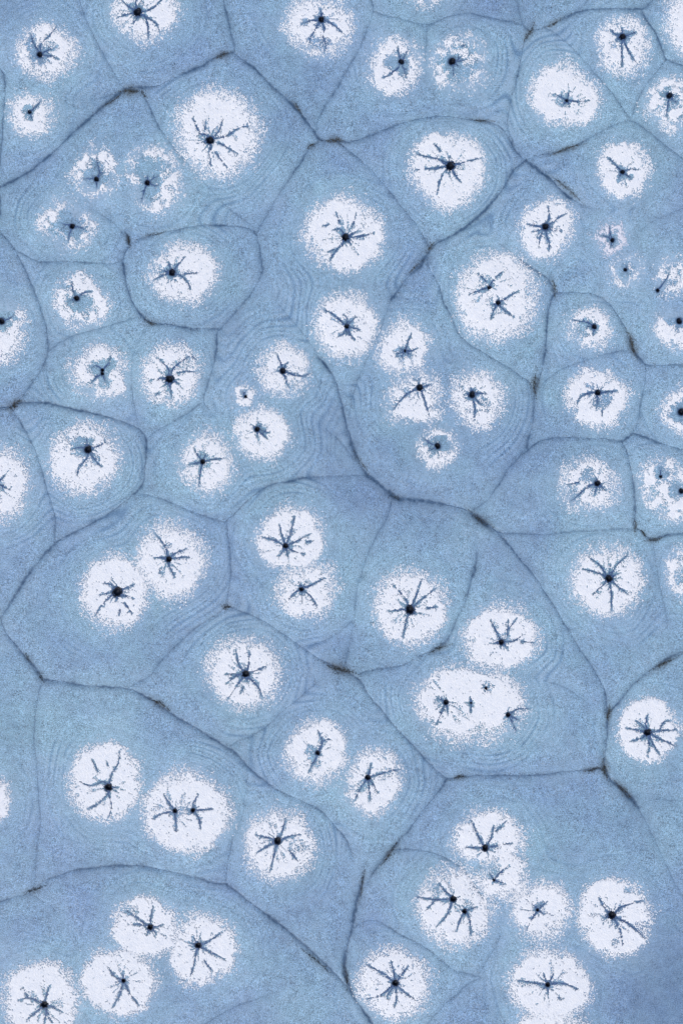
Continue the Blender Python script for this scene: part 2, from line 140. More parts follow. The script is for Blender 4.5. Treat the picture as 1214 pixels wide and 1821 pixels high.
# cracks: tile | strength | width | points
CRACKS = """
A .8 1.5|0,370 20,400 30,450 25,550 15,700 5,840
A .5 1.3|415,-40 430,0 450,60 480,140 525,230 590,350 640,430 665,470
A .8 1.8|-60,1035 0,1010 80,970 160,925 230,870 300,810 400,710 460,660 540,590 620,520 670,490
A .8 1.9|670,475 740,470 840,465 920,430 1020,385 1100,350 1160,310 1214,290 1260,284
A .6 1.6|450,530 540,530 610,510 670,490
A .6 1.6|670,480 760,490 800,560 850,670 920,770 1000,870
A .3 1.3|1000,870 1100,980 1200,1090 1290,1170 1380,1230
B .6 1.8|-20,-50 0,30 15,90 40,200 55,275
B .8 1.9|45,284 160,370 250,460 350,550 420,630 480,710 500,740 525,758
B .6 1.4|775,-40 790,0 800,60 770,150 720,270 650,390 590,500 530,590 500,660 490,725
B .6 1.4|800,60 860,80 960,105 1090,132 1150,110 1214,85 1316,70 1386,85 1476,105 1566,120 1606,135 1640,160
B .38 1.2|1088,132 1085,250 1080,400
B .7 1.8|520,757 580,757 680,765 760,740 860,700 960,665 1060,640 1150,628 1214,630 1316,645 1406,655 1486,685 1526,740 1566,810 1616,862
B .6 1.7|525,755 460,800 400,890 330,990 270,1080 230,1160 190,1222 175,1262
B .55 1.7|600,760 640,790 700,840 780,910 860,1000 940,1100 1020,1200 1085,1305 1110,1345
C .5 1.4|310,-30 320,0 330,70 355,140 390,165
C .5 1.4|720,-30 700,0 660,50 620,80 560,110 500,130 420,160 390,165
C .7 1.6|560,105 640,65 740,50 860,45 970,50 1000,45 1040,10 1080,-40
C .7 1.7|985,50 1020,110 1060,170 1100,260 1120,315 1160,335 1214,355 1270,380
C .5 1.4|1120,318 1070,390 1010,460 960,560 932,648
C .6 1.8|400,150 370,200 350,260 330,360 305,470 280,570 265,680 290,750 320,830 365,865
C .45 1.4|470,150 540,190 620,260 690,340 760,420 850,530 930,645
C .6 1.6|365,862 430,840 510,825 600,800 680,760 780,705 850,670 930,652 1000,690 1100,770 1200,850 1260,890
C .9 2.0|365,865 430,915 500,970 570,1040 640,1090 700,1120 760,1130
C .8 1.9|365,865 300,920 240,1020 160,1120 80,1195 0,1252 -42,1277 -116,1312 -150,1350
E .85 2.5|1106,288 1050,370 980,440 900,550
E .35 1.6|900,550 870,620 830,740 780,850 720,980 690,1080 675,1150 668,1200
E .65 1.6|1090,330 1105,390 1150,470 1180,570 1214,630 1236,690 1266,750 1326,800 1406,850 1506,910 1586,960 1646,1010 1665,1062
F .35 1.3|160,210 260,280 340,340
F .75 1.7|340,340 400,385 450,420 490,450 520,515
F .7 2.0|540,370 500,420 490,450 515,500 520,520 495,580 480,680 475,780 465,870 445,960 425,1010 412,1080 405,1214 385,1280 370,1352
F .7 1.8|520,518 600,515 700,522 745,530 800,565 850,620 890,690 920,760 940,820 980,870 1015,905 1100,910 1214,905 1270,905
F .7 1.6|780,430 740,490 745,530
F .5 1.4|905,610 885,685
F .45 1.4|930,830 860,835 760,860 650,895 550,935 480,985 415,1060
F .5 1.4|1015,905 1010,980 990,1080 975,1190 955,1262 940,1280
F .3 1.3|820,750 925,810
I .6 1.6|370,290 330,340 270,410 220,490 160,570 100,615 50,640
I .7 1.7|345,330 440,260 540,238 680,240 800,245 880,255 910,240 950,215 1010,235 1100,270 1214,305 1270,320
I .7 1.9|880,255 910,320 935,430 950,540 955,640 950,710 990,745 1040,785 1080,775 1150,760 1214,755 1270,755
I .5 1.6|960,735 880,730 760,738 620,745 480,760 350,755 230,750
I .9 3.0|240,755 200,740 150,700 60,640 0,615 -42,605 -136,585 -256,570 -326,565 -376,530
I .85 2.6|-326,565 -376,530 -436,480 -496,430 -536,360 -566,290 -596,190
H .85 1.8|660,190 640,100 615,0 590,-82 560,-132 500,-202
H .3 1.3|500,-202 440,-300 340,-420 240,-540
I .6 1.6|200,740 260,800 340,900 400,970 460,1060 520,1150 570,1240 600,1283 650,1373 710,1453 760,1543
L .75 2.4|760,420 790,480 800,550 805,640 800,740 790,840 790,895
I .4 1.5|1045,790 1060,870 1075,960 1090,1060 1120,1180 1130,1273 1120,1353
L .7 2.0|1270,245 1214,270 1140,300 1070,345 1000,400 930,460 880,530 805,600
L .35 1.4|380,400 480,430 580,465 660,520 740,580
L .65 1.8|790,900 700,905 600,915 480,930 350,940 200,938 60,940 0,948 -60,962
K .65 1.7|1200,962 1150,920 1080,850 1000,760 920,680 850,590 780,510 730,430 690,400 620,365
K .75 1.8|1196,962 1150,1030 1080,1110 1010,1205 980,1245 910,1325 850,1395 800,1465 770,1520
L .85 2.5|795,900 820,960 870,1000 930,1060 970,1110
L .35 1.6|970,1110 1000,1165 1040,1245 1100,1375 1160,1505 1214,1595 1260,1680
K .6 1.7|10,25 110,60 200,100 290,160 370,215 450,270 530,320 620,360
J .55 1.7|1220,28 1150,80 1060,140 960,230 880,310 810,400 760,430 690,465
J .75 2.2|-50,0 0,80 30,160 90,240 150,310 200,370 240,420 330,430 440,450 560,460 690,470 780,510 860,560 930,610 1000,650 1100,710 1214,780 1274,820 1330,885
K .65 1.7|116,885 190,950 290,1020 400,1070 490,1110 550,1160 600,1220 650,1280 680,1355 700,1415
J .4 2.0|230,420 205,520 190,640 185,760 200,880 205,1000 215,1140 220,1200 205,1300 195,1420 190,1530
H .7 1.9|0,695 60,640 130,570 230,500 330,475 430,455 530,450
H .4 1.4|530,450 700,440 760,440
G .55 1.7|760,540 880,570 1000,620 1100,660 1190,690 1222,700
H .6 1.6|10,690 15,760 30,880 30,1000 10,1130 10,1145
H .45 1.5|900,580 870,680 820,760 770,870 740,960 715,1040 705,1130 695,1240 670,1353 655,1423 640,1490
H .45 1.8|480,150 580,220 640,280 710,370
G .75 1.9|-50,85 0,75 60,70 110,50 240,50 380,80 520,110 640,145 750,190 790,250 790,320 780,420 770,490 700,560 600,640 500,700 400,750 310,800 230,880 160,970 90,1080 20,1190 -30,1260
G .6 1.8|60,75 120,170 170,260 210,360 250,500 280,600 300,680 295,810
G .4 1.4|710,-40 720,40 735,110 750,180
G .55 1.5|785,262 830,210 920,160 1020,100 1095,40
D .7 1.8|1175,712 1165,850 1140,950 1110,1050 1098,1100 1130,1150 1180,1210
E .6 2.2|-50,730 0,690 60,620 120,550 170,470 200,400 190,300 175,225
E .6 1.6|175,210 140,175 60,160 -10,154
D .7 1.8|700,262 740,235 840,205 940,180 1050,160 1150,152 1214,154
D .75 2.0|680,190 700,258 665,340 680,450 700,530 740,610 790,660 830,680 920,690 1050,712 1190,712
D .45 1.5|430,20 520,80 600,130 650,180 695,250
D .55 1.6|690,270 660,330 620,358 500,355 350,350 210,350 150,320 90,290 50,240 0,190 -50,140
D .65 1.8|60,255 120,360 170,470 220,600 250,700 260,830 230,920 170,1010 100,1100 40,1135 -40,1145
D .5 1.5|258,840 320,790 400,750 520,715 640,680 700,660 760,650 810,670
D .22 1.5|810,680 760,760 720,850 710,1000 718,1102
M .7 1.9|-50,570 0,555 80,530 150,510 230,450 300,420 400,385 520,370 640,358 760,362 860,380 960,400 1080,430 1160,455 1230,460
N .75 2.1|10,458 60,500 150,570 260,650 350,720 440,800 520,870 600,950 680,1040
N .5 1.6|40,210 30,270 10,380 12,458
K .3 1.5|120,900 120,980 105,1060 100,1130 60,1240 40,1275
N .8 2.2|765,340 740,450 710,560 690,680 660,790 645,880 650,950 690,1060 750,1150 810,1240
N .5 1.6|685,710 740,665 810,655 880,690 960,740 1060,790 1180,880 1226,920 1316,945 1376,965 1306,1000 1256,1050 1186,1110 1110,1190 1070,1240
N .5 1.8|900,278 980,270 1070,280 1150,300 1214,335 1286,380 1346,470 1406,560 1436,640
O .45 1.4|232,640 225,740 190,820 150,880 110,950
N .45 1.8|-104,1214 0,1150 80,1110 180,1080 280,1040
M .3 1.8|150,510 230,550 300,600 340,680
K .45 1.5|560,390 480,450 400,520 300,600 230,670 130,730 60,760 20,785
K .7 1.8|730,385 850,360 950,345 1040,300 1120,260 1180,225 1214,180 1256,80 1296,-3 1326,-110 1356,-220 1352,-330
H .28 1.2|715,1040 760,970 830,910 900,870
K .38 1.3|690,100 620,160 540,210 450,235 400,238
L .3 1.5|970,1050 1060,1065 1214,1075 1270,1075
O .28 1.4|200,1040 220,1130 250,1214
O .28 1.4|680,860 740,930 770,1020 760,1100 730,1180
F .28 1.2|1270,40 1140,90 1010,160 930,250
C .25 1.2|1040,10 940,60 820,160 740,230
"""

# silt caught in the cracks, photo pixels: x y length width angle(deg, y down) amount | where
SILT = """
232 162 40 13 -8 1.0|broad dark brown silt smear where five cracks meet near the upper left
200 178 46 6 -38 .8|long thin silt streak running down left from the broad smear, upper left
257 168 16 6 60 .6|short silt dash just right of the broad smear, upper left
395 98 30 9 -15 .8|grey-brown silt tuft on the crack near the top, left of the middle
596 250 34 11 5 1.0|brown-black silt clump on the crack junction at the top middle
553 260 20 8 -40 .6|small silt tuft left of the top middle junction
529 192 34 5 50 .8|slim silt streak in the slanting crack above the top middle junction
940 58 34 8 -65 1.0|upright dark silt streak at the crack fork near the top right
982 42 34 8 -28 .7|slanting silt streak right of the upright one near the top right
858 214 40 5 10 .8|thin level silt line above the crisp patch on the upper right
1005 266 58 7 -16 1.0|curved black silt line left of the squarish patch, right side
1005 335 80 7 40 .7|long diagonal silt line in the curving crack on the right
228 426 24 6 70 .9|dark silt comma at a crack corner on the left
275 416 36 5 -18 .6|faint silt line along the top of the broad left patch
268 573 24 10 20 .7|small silt smear below the broad left patch
26 719 36 12 -30 1.0|brown silt smear in the crack at the left edge
765 440 26 9 -40 .6|dark silt spot on the crossing right of the largest upper patch
738 476 44 7 -42 .5|silt line running down left from that crossing, upper middle
984 512 28 6 75 .8|silt comma at the crack corner right of the very large two-hole patch
1123 613 42 12 68 1.0|brown silt triangle at the crack fork near the right edge
951 684 38 11 88 .9|upright brown silt tuft right of the centre
855 924 50 12 35 .7|grainy dark silt in the wide crack below right of centre
642 822 46 8 62 .35|grainy dark silt in the steep crack at the centre
700 885 28 14 20 .35|loose silt grains at the central crack junction
1128 936 24 6 85 .8|upper silt dash of the chain of three on the right
1143 948 16 6 35 .8|middle silt dash of the chain of three on the right
1163 959 28 7 -15 1.0|lower silt dash of the chain of three on the right
403 1078 20 8 15 1.0|short brown silt dash left of the centre
605 1190 50 16 20 1.0|scattered brown silt brush at the crossing below the centre
284 1252 40 10 35 .8|grey-brown silt tuft on the long crack at the left
780 1154 38 8 -25 .9|silt line above the longest snow patch
1180 1180 56 9 -32 .9|diagonal brown silt line near the right edge
1082 1270 28 8 88 1.0|upper upright silt streak beside the sharp-edged patch
1075 1366 40 12 80 1.0|brown silt knot at the crack corner below the sharp-edged patch
1052 1368 34 7 -4 .8|level silt tail left of the brown knot, lower right
1108 1406 40 9 50 1.0|slanting silt streak below the brown knot, lower right
817 1383 24 7 -10 .8|small silt dash at the tip of the lower middle cracks
62 1583 44 11 -28 .7|dull silt smear in the crack at the lower left edge
50 1170 22 7 45 .5|dark silt spot on the steep crack at the left edge
75 1205 24 9 60 .4|grainy silt at the bend of the left edge crack
691 1519 54 8 -52 .9|dark silt line in the steep crack at the lower middle
644 1572 58 5 -78 .7|thin upright silt line left of the steep one, lower middle
560 1708 70 7 42 .6|long dull silt line in the crack at the bottom left of the middle
615 1738 40 7 78 .7|silt line along the left wall of the bottom middle patch
"""

# where the growth bands and their painted ripple shading show, photo pixels: x y radius
BANDS = """170 160 32;35 370 34;300 160 22;440 325 60;385 385 45;912 120 48;985 75 45;905 200 38;893 265 30;860 365 60;835 405 45;975 300 22;700 470 45;530 530 62;440 590 55;430 650 50;520 600 50;575 755 62;560 700 45;510 830 60;430 865 40;78 700 34;62 765 34;232 830 45;180 890 55;215 930 42;75 905 45;50 930 40;380 1065 42;335 1100 45;385 1135 40;425 1110 42;545 1165 40;450 1310 45;470 1370 40;530 1230 42;690 1250 32;745 1385 46;720 1425 40;585 1500 32;570 1560 32;1140 1105 38;870 1325 62;935 1300 34;965 1180 36;110 1350 32;370 1350 38;890 800 34;925 745 36;390 560 30;1000 1720 26;130 1170 30;640 700 30;905 330 30;440 1240 30;60 1060 26;1060 540 22"""

# ------------------------------------------------------------------ small helpers
RNG = np.random.default_rng(11)
random.seed(5)

def W(x, y):                                # surveyed position -> metres
    return (x - CX) * PX, (CY - y) * PX

def pts_of(tile, s):
    ox, oy, k = TILES[tile]
    out = []
    for t in s.split():
        a, b = t.split(',')
        out.append((ox + float(a) / k, oy + float(b) / k))
    return out

_LAT = np.random.default_rng(3).random((512, 512)).astype(np.float32)
def vnoise(x, y, scale, seed=0):            # smooth value noise 0..1
    u = x / scale + seed * 37.31; v = y / scale + seed * 17.77
    iu = np.floor(u).astype(np.int64); iv = np.floor(v).astype(np.int64)
    fu = u - iu; fv = v - iv
    fu = fu * fu * (3 - 2 * fu); fv = fv * fv * (3 - 2 * fv)
    a = _LAT[iu % 512, iv % 512]; b = _LAT[(iu + 1) % 512, iv % 512]
    c = _LAT[iu % 512, (iv + 1) % 512]; d = _LAT[(iu + 1) % 512, (iv + 1) % 512]
    return (a * (1 - fu) + b * fu) * (1 - fv) + (c * (1 - fu) + d * fu) * fv
def fbm(x, y, scale, seed=0, n=3):
    s = 0; w = 0; k = 1.0
    for i in range(n):
        s = s + k * vnoise(x, y, scale / 2 ** i, seed + i * 5); w += k; k *= .55
    return s / w
def sstep(a, b, x):
    t = np.clip((x - a) / (b - a), 0, 1)
    return t * t * (3 - 2 * t)

def smooth_line(p, step=4.0):               # Catmull-Rom through the surveyed points
    p = np.array(p, float)
    if len(p) < 2: return p
    q = np.vstack([2 * p[0] - p[1], p, 2 * p[-1] - p[-2]])
    out = []
    for i in range(1, len(q) - 2):
        n = max(1, int(np.hypot(*(q[i + 1] - q[i])) / step))
        for t in np.arange(n) / n:
            a, b, c, d = q[i - 1], q[i], q[i + 1], q[i + 2]
            out.append(.5 * (2 * b + (c - a) * t + (2 * a - 5 * b + 4 * c - d) * t * t + (3 * b - a - 3 * c + d) * t ** 3))
    out.append(q[-2])
    return np.array(out)

def seg_dist(x, y, line):                   # distance to a polyline and how far along it (0..1)
    best = np.full(x.shape, 1e9); al = np.zeros(x.shape)
    n = len(line) - 1
    for i in range(n):
        ax, ay = line[i]; bx, by = line[i + 1]
        dx, dy = bx - ax, by - ay
        t = np.clip(((x - ax) * dx + (y - ay) * dy) / (dx * dx + dy * dy + 1e-9), 0, 1)
        d = np.hypot(x - ax - t * dx, y - ay - t * dy)
        m = d < best
        best = np.where(m, d, best); al = np.where(m, (i + t) / n, al)
    return best, al

def mesh_np(name, v, f, mat=None, parent=None, attrs=None, smooth=True, loc=None):
    me = bpy.data.meshes.new(name)
    v = np.asarray(v, np.float32); f = np.asarray(f, np.int32)
    me.vertices.add(len(v)); me.vertices.foreach_set('co', v.ravel())
    k = f.shape[1]
    me.loops.add(f.size); me.loops.foreach_set('vertex_index', f.ravel())
    me.polygons.add(len(f))
    me.polygons.foreach_set('loop_start', np.arange(0, f.size, k, dtype=np.int32))
    me.polygons.foreach_set('use_smooth', np.full(len(f), smooth))
    for an, arr in (attrs or {}).items():
        a = me.attributes.new(an, 'FLOAT_COLOR', 'POINT')
        a.data.foreach_set('color', np.asarray(arr, np.float32).ravel())
    me.update(calc_edges=True)
    if mat: me.materials.append(mat)
    o = bpy.data.objects.new(name, me)
    COL.objects.link(o)
    if parent: o.parent = parent
    if loc: o.location = loc
    return o

# ------------------------------------------------------------------ materials
def new_mat(name):
    m = bpy.data.materials.new(name); m.use_nodes = True
    nt = m.node_tree; nt.nodes.clear()
    out = nt.nodes.new('ShaderNodeOutputMaterial')
    b = nt.nodes.new('ShaderNodeBsdfPrincipled')
    nt.links.new(b.outputs[0], out.inputs[0])
    return m, nt, b
class NT:                                   # terse node building
    def __init__(s, nt): s.nt = nt; s.pos = nt.nodes.new('ShaderNodeNewGeometry').outputs['Position']
    def put(s, sock, v):
        if hasattr(v, 'is_output'): s.nt.links.new(v, sock)
        else: sock.default_value = v
    def noise(s, scale, detail=2, rough=.5, w=None, dist=0):
        n = s.nt.nodes.new('ShaderNodeTexNoise'); n.noise_dimensions = '3D'
        s.put(n.inputs['Vector'], w if w is not None else s.pos)
        n.inputs['Scale'].default_value = scale; n.inputs['Detail'].default_value = detail
        n.inputs['Roughness'].default_value = rough; n.inputs['Distortion'].default_value = dist
        return n.outputs['Fac']
    def m(s, op, a, b=0.0, clamp=False):
        n = s.nt.nodes.new('ShaderNodeMath'); n.operation = op; n.use_clamp = clamp
        s.put(n.inputs[0], a); s.put(n.inputs[1], b)
        return n.outputs[0]
    def rng(s, v, a, b, c, d):
        n = s.nt.nodes.new('ShaderNodeMapRange'); s.put(n.inputs[0], v)
        for i, q in enumerate((a, b, c, d)): n.inputs[1 + i].default_value = q
        return n.outputs[0]
    def mix(s, f, a, b):
        n = s.nt.nodes.new('ShaderNodeMix'); n.data_type = 'RGBA'
        s.put(n.inputs[0], f); s.put(n.inputs[6], a); s.put(n.inputs[7], b)
        return n.outputs[2]
    def scale(s, c, f):
        n = s.nt.nodes.new('ShaderNodeVectorMath'); n.operation = 'SCALE'
        s.put(n.inputs[0], c); s.put(n.inputs['Scale'], f)
        return n.outputs[0]
    def attr(s, name):
        a = s.nt.nodes.new('ShaderNodeAttribute'); a.attribute_name = name
        sp = s.nt.nodes.new('ShaderNodeSeparateColor'); s.nt.links.new(a.outputs['Color'], sp.inputs[0])
        return sp.outputs[0], sp.outputs[1], sp.outputs[2]
    def bump(s, h, strength, dist):
        n = s.nt.nodes.new('ShaderNodeBump'); s.put(n.inputs['Height'], h)
        n.inputs['Strength'].default_value = strength; n.inputs['Distance'].default_value = dist
        return n.outputs[0]

def ice_material():
    m, nt, b = new_mat('lake_ice'); k = NT(nt)
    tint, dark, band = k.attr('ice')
    brown, wet, pale = k.attr('mark')
    big = k.noise(.33, 3, .55, dist=.3)
    mid = k.noise(1.6, 3, .6)
    t = k.m('ADD', k.m('MULTIPLY', k.rng(big, .35, .65, 0, 1), .6), k.m('MULTIPLY', k.rng(mid, .3, .7, 0, 1), .2))
    t = k.m('ADD', t, k.m('MULTIPLY', tint, .6), True)
    c = k.mix(t, (.212, .335, .53, 1), (.265, .44, .57, 1))
    grain = k.noise(32, 2, .75)
    grain2 = k.noise(9, 2, .6)
    mott = k.noise(3.2, 3, .65, dist=.6)
    g = k.m('ADD', k.rng(grain, .25, .75, -1.05, 1.05), k.rng(grain2, .3, .7, -.12, .12))
    g = k.m('ADD', g, k.rng(mott, .3, .7, -.17, .15))
    g = k.m('ADD', g, 1.0)
    c = k.scale(c, g)
    fl = k.rng(k.noise(26, 1, .5), .60, .70, 0, .6)           # pale frost flecks
    c = k.mix(fl, c, (.5, .62, .74, 1))
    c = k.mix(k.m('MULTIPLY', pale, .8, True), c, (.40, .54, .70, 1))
    c = k.mix(k.m('MULTIPLY', band, .55, True), c, (.085, .19, .35, 1))  # band tone of the ice plus painted ripple shading
    dn = k.m('MULTIPLY', dark, k.rng(grain, .3, .7, .6, 1.3), True)
    c = k.mix(dn, c, (.035, .085, .17, 1))
    wn_ = k.m('MULTIPLY', wet, k.rng(grain, .3, .7, .75, 1.2), True)
    c = k.mix(wn_, c, (.02, .05, .13, 1))
    bn = k.m('MULTIPLY', brown, k.rng(grain, .35, .65, .3, 1.4), True)
    c = k.mix(bn, c, (.055, .052, .040, 1))
    k.put(b.inputs['Base Color'], c)
    b.inputs['Roughness'].default_value = .55
    b.inputs['Specular IOR Level'].default_value = .25
    hh = k.m('ADD', k.m('MULTIPLY', grain, .7), k.m('MULTIPLY', grain2, .6))
    k.put(b.inputs['Normal'], k.bump(hh, .5, .012))
    return m

def snow_material(name='snow', col=(.87, .892, .93, 1), lo=(.72, .775, .87, 1)):
    m, nt, b = new_mat(name); k = NT(nt)
    n1 = k.noise(26, 2, .7); n2 = k.noise(5, 3, .6)
    f = k.m('ADD', k.rng(n1, .32, .62, 0, .75), k.rng(n2, .35, .65, 0, .35), True)
    c = k.mix(f, lo, col)
    k.put(b.inputs['Base Color'], c)
    b.inputs['Roughness'].default_value = .8
    b.inputs['Specular IOR Level'].default_value = .15
    k.put(b.inputs['Normal'], k.bump(n1, .22, .008))
    return m

def plain(name, col, col2, rough=.6, scale=12, spec=.3):
    m, nt, b = new_mat(name); k = NT(nt)
    n = k.noise(scale, 3, .65)
    k.put(b.inputs['Base Color'], k.mix(k.rng(n, .35, .65, 0, 1), col, col2))
    b.inputs['Roughness'].default_value = rough
    b.inputs['Specular IOR Level'].default_value = spec
    return m

M_ICE = ice_material()
M_SNOW = snow_material()
M_PINK = snow_material('pinkish_snow', (.80, .81, .89, 1), (.58, .62, .76, 1))
M_HOLE = plain('dark_water', (.003, .006, .014, 1), (.006, .011, .025, 1), .45, 9, .2)
M_CHAN = plain('channel_water', (.028, .062, .155, 1), (.095, .175, .35, 1), .5, 18)
M_CRACK = plain('crack_water', (.025, .065, .14, 1), (.11, .20, .34, 1), .55, 9)
M_SILT = plain("silt", (.028, .030, .028, 1), (.10, .10, .085, 1), .9, 30, .1)

# ------------------------------------------------------------------ read the survey
class Patch: pass
patches = []
for ln in PATCHES.strip().splitlines():
    t, c, r, soft, dens, holes, arms, melts, label = ln.split('|')
    ox, oy, k = TILES[t]
    P = Patch()
    P.cx, P.cy = pts_of(t, c)[0]
    P.rad = np.array([float(q) for q in r.split()]) / k
    P.soft = float(soft) / k; P.dens = float(dens); P.label = label
    P.pink = label.startswith('small pinkish')
    P.holes = []
    for h in holes.split(';'):
        a = h.split(','); x, y = pts_of(t, a[0] + ',' + a[1])[0]
        P.holes.append((x, y, float(a[2]) / k * .94))
    P.arms = []
    for a in arms.split(';'):
        tk = a.strip()
        if not tk: continue
        first = tk.split()[0]; st = None
        if first in 'hgkm':
            st = P.holes['hgkm'.index(first)]; tk = tk[len(first):].strip()
        pp = pts_of(t, tk)
        if st:                               # start at the rim of its hole
            dx, dy = pp[0][0] - st[0], pp[0][1] - st[1]; L = math.hypot(dx, dy) + 1e-6
            pp = [(st[0] + dx / L * st[2] * .85, st[1] + dy / L * st[2] * .85)] + pp
        P.arms.append((smooth_line(pp, 2.2), st is not None))
    P.melts = []
    for q in melts.split(';'):
        if not q.strip(): continue
        a = q.split(','); x, y = pts_of(t, a[0] + ',' + a[1])[0]
        P.melts.append((x, y, float(a[2]) / k, float(a[3])))
    patches.append(P)

for n, P in enumerate(patches):
    rs = np.random.default_rng(500 + n); P.spurs = []
    for hx, hy, hr in P.holes:
        for q in range(int(rs.integers(4, 9))):
            a = rs.uniform(0, 6.283); ln_ = hr * rs.uniform(1.9, 3.6) + 1.5
            mid = (hx + math.cos(a) * ln_ * .6, hy + math.sin(a) * ln_ * .6); a += rs.uniform(-.35, .35)
            P.spurs.append(np.array([(hx, hy), mid, (hx + math.cos(a) * ln_, hy + math.sin(a) * ln_)]))
    for L, st in P.arms:                     # fine side flecks along the channels
        for q in range(int(len(L) * .12) + 1):
            i = int(rs.integers(1, len(L))); a = rs.uniform(0, 6.283); ln_ = rs.uniform(2.5, 7)
            P.spurs.append(np.array([L[i], L[i] + np.array([math.cos(a), math.sin(a)]) * ln_]))

def patch_rho(P, x, y, seed):               # signed distance-like value, positive inside the snow
    dx, dy = x - P.cx, y - P.cy
    r = np.hypot(dx, dy)
    th = (np.arctan2(dx, -dy) % (2 * np.pi)) / (np.pi / 4)   # 0 = N, 2 = E
    i = np.floor(th).astype(int) % 8; f = th - np.floor(th)
    R = P.rad; a, b, c, d = R[(i - 1) % 8], R[i], R[(i + 1) % 8], R[(i + 2) % 8]
    rho = .5 * (2 * b + (c - a) * f + (2 * a - 5 * b + 4 * c - d) * f * f + (3 * b - a - 3 * c + d) * f ** 3)
    return rho - r

cracks = []
for ln in CRACKS.strip().splitlines():
    a, p = ln.split('|'); t, s, w = a.split()
    q = [np.array(v) for v in pts_of(t, p)]
    out_ = lambda v: v[0] < 2 or v[0] > 1212 or v[1] < 2 or v[1] > 1819
    if out_(q[0]):                           # cracks run on past the edge of the picture
        u = (q[0] - q[1]) / np.hypot(*(q[0] - q[1])); q = [q[0] + u * 95 + (8, -6), q[0] + u * 45] + q
    if out_(q[-1]):
        u = (q[-1] - q[-2]) / np.hypot(*(q[-1] - q[-2])); q = q + [q[-1] + u * 45, q[-1] + u * 95 + (6, 9)]
    cracks.append((float(s) * min(1.05, (float(s) / .8) ** .7), float(w), smooth_line(q, 5.0)))
silts = []
for ln in SILT.strip().splitlines():
    a, lab = ln.split('|'); silts.append(([float(q) for q in a.split()], lab))
bands = [[float(q) for q in b.split()] for b in BANDS.split(';')]

# ------------------------------------------------------------------ the relief of the ice
STEP = 1.9
X0, X1, Y0, Y1 = -120.0, 1334.0, -120.0, 1941.0
gx = np.arange(X0, X1 + .1, STEP); gy = np.arange(Y0, Y1 + .1, STEP)
NX, NY = len(gx), len(gy)
GX, GY = np.meshgrid(gx, gy)                # rows = y
def box(x0, x1, y0, y1):
    i0 = max(0, int((x0 - X0) / STEP)); i1 = min(NX, int((x1 - X0) / STEP) + 2)
    j0 = max(0, int((y0 - Y0) / STEP)); j1 = min(NY, int((y1 - Y0) / STEP) + 2)
    return (slice(j0, j1), slice(i0, i1)) if i1 > i0 and j1 > j0 else None

d_snow = np.full(GX.shape, 140.0)
for n, P in enumerate(patches):
    R = P.rad.max() + 140
    s = box(P.cx - R, P.cx + R, P.cy - R, P.cy + R)
    if s: d_snow[s] = np.minimum(d_snow[s], -patch_rho(P, GX[s], GY[s], n))

wob_x = (fbm(GX, GY, 14, 1) - .5) * 5; wob_y = (fbm(GX, GY, 14, 2) - .5) * 5
fray_x = (fbm(GX, GY, 6, 4, 2) - .5) * 2.8; fray_y = (fbm(GX, GY, 6, 5, 2) - .5) * 2.8
gr = .45 + 1.1 * vnoise(GX, GY, 3.2, 6)
d_crack = np.full(GX.shape, 70.0)
dark = np.zeros(GX.shape); groove = np.zeros(GX.shape)
allp = [c[2] for c in cracks]
def free_end(ci, p):
    for k_, q in enumerate(allp):
        if k_ != ci and np.hypot(q[:, 0] - p[0], q[:, 1] - p[1]).min() < 12: return False
    return True
tapers = []
for ci, (cs, cw, L) in enumerate(cracks):
    s_ = np.concatenate([[0], np.cumsum(np.hypot(*np.diff(L, axis=0).T))]); tp = np.ones(len(L))
    ins = lambda v: 5 < v[0] < 1209 and 5 < v[1] < 1816
    if ins(L[0]) and free_end(ci, L[0]): tp *= np.clip(s_ / 55, .0, 1)
    if ins(L[-1]) and free_end(ci, L[-1]): tp *= np.clip((s_[-1] - s_) / 55, .0, 1)
    tapers.append(tp)
for ci, (cs, cw, L) in enumerate(cracks):
    along = vnoise(L[:, 0], L[:, 1], 26, 40 + ci)
    for i in range(len(L) - 1):
        (ax, ay), (bx, by) = L[i], L[i + 1]
        s = box(min(ax, bx) - 45, max(ax, bx) + 45, min(ay, by) - 45, max(ay, by) + 45)
        if not s: continue
        x, y = GX[s], GY[s]
        dx, dy = bx - ax, by - ay
        t = np.clip(((x - ax) * dx + (y - ay) * dy) / (dx * dx + dy * dy + 1e-9), 0, 1)
        d0 = np.hypot(x - ax - t * dx, y - ay - t * dy)
        d_crack[s] = np.minimum(d_crack[s], d0)
        x2, y2 = x + wob_x[s] * .3 + fray_x[s], y + wob_y[s] * .3 + fray_y[s]
        t2 = np.clip(((x2 - ax) * dx + (y2 - ay) * dy) / (dx * dx + dy * dy + 1e-9), 0, 1)
        d = np.hypot(x2 - ax - t2 * dx, y2 - ay - t2 * dy)
        st = cs * (.05 + 1.75 * along[i]) * tapers[ci][i]
        v = st * (.52 * gr[s] * np.exp(-(d / (cw * 1.15)) ** 2) + .30 * (.4 + .6 * gr[s]) * np.exp(-(d / (cw * 4.0)) ** 2))
        dark[s] = np.maximum(dark[s], v)
        groove[s] = np.maximum(groove[s], cs * tapers[ci][i] * np.exp(-(d / (cw * 1.9)) ** 2))

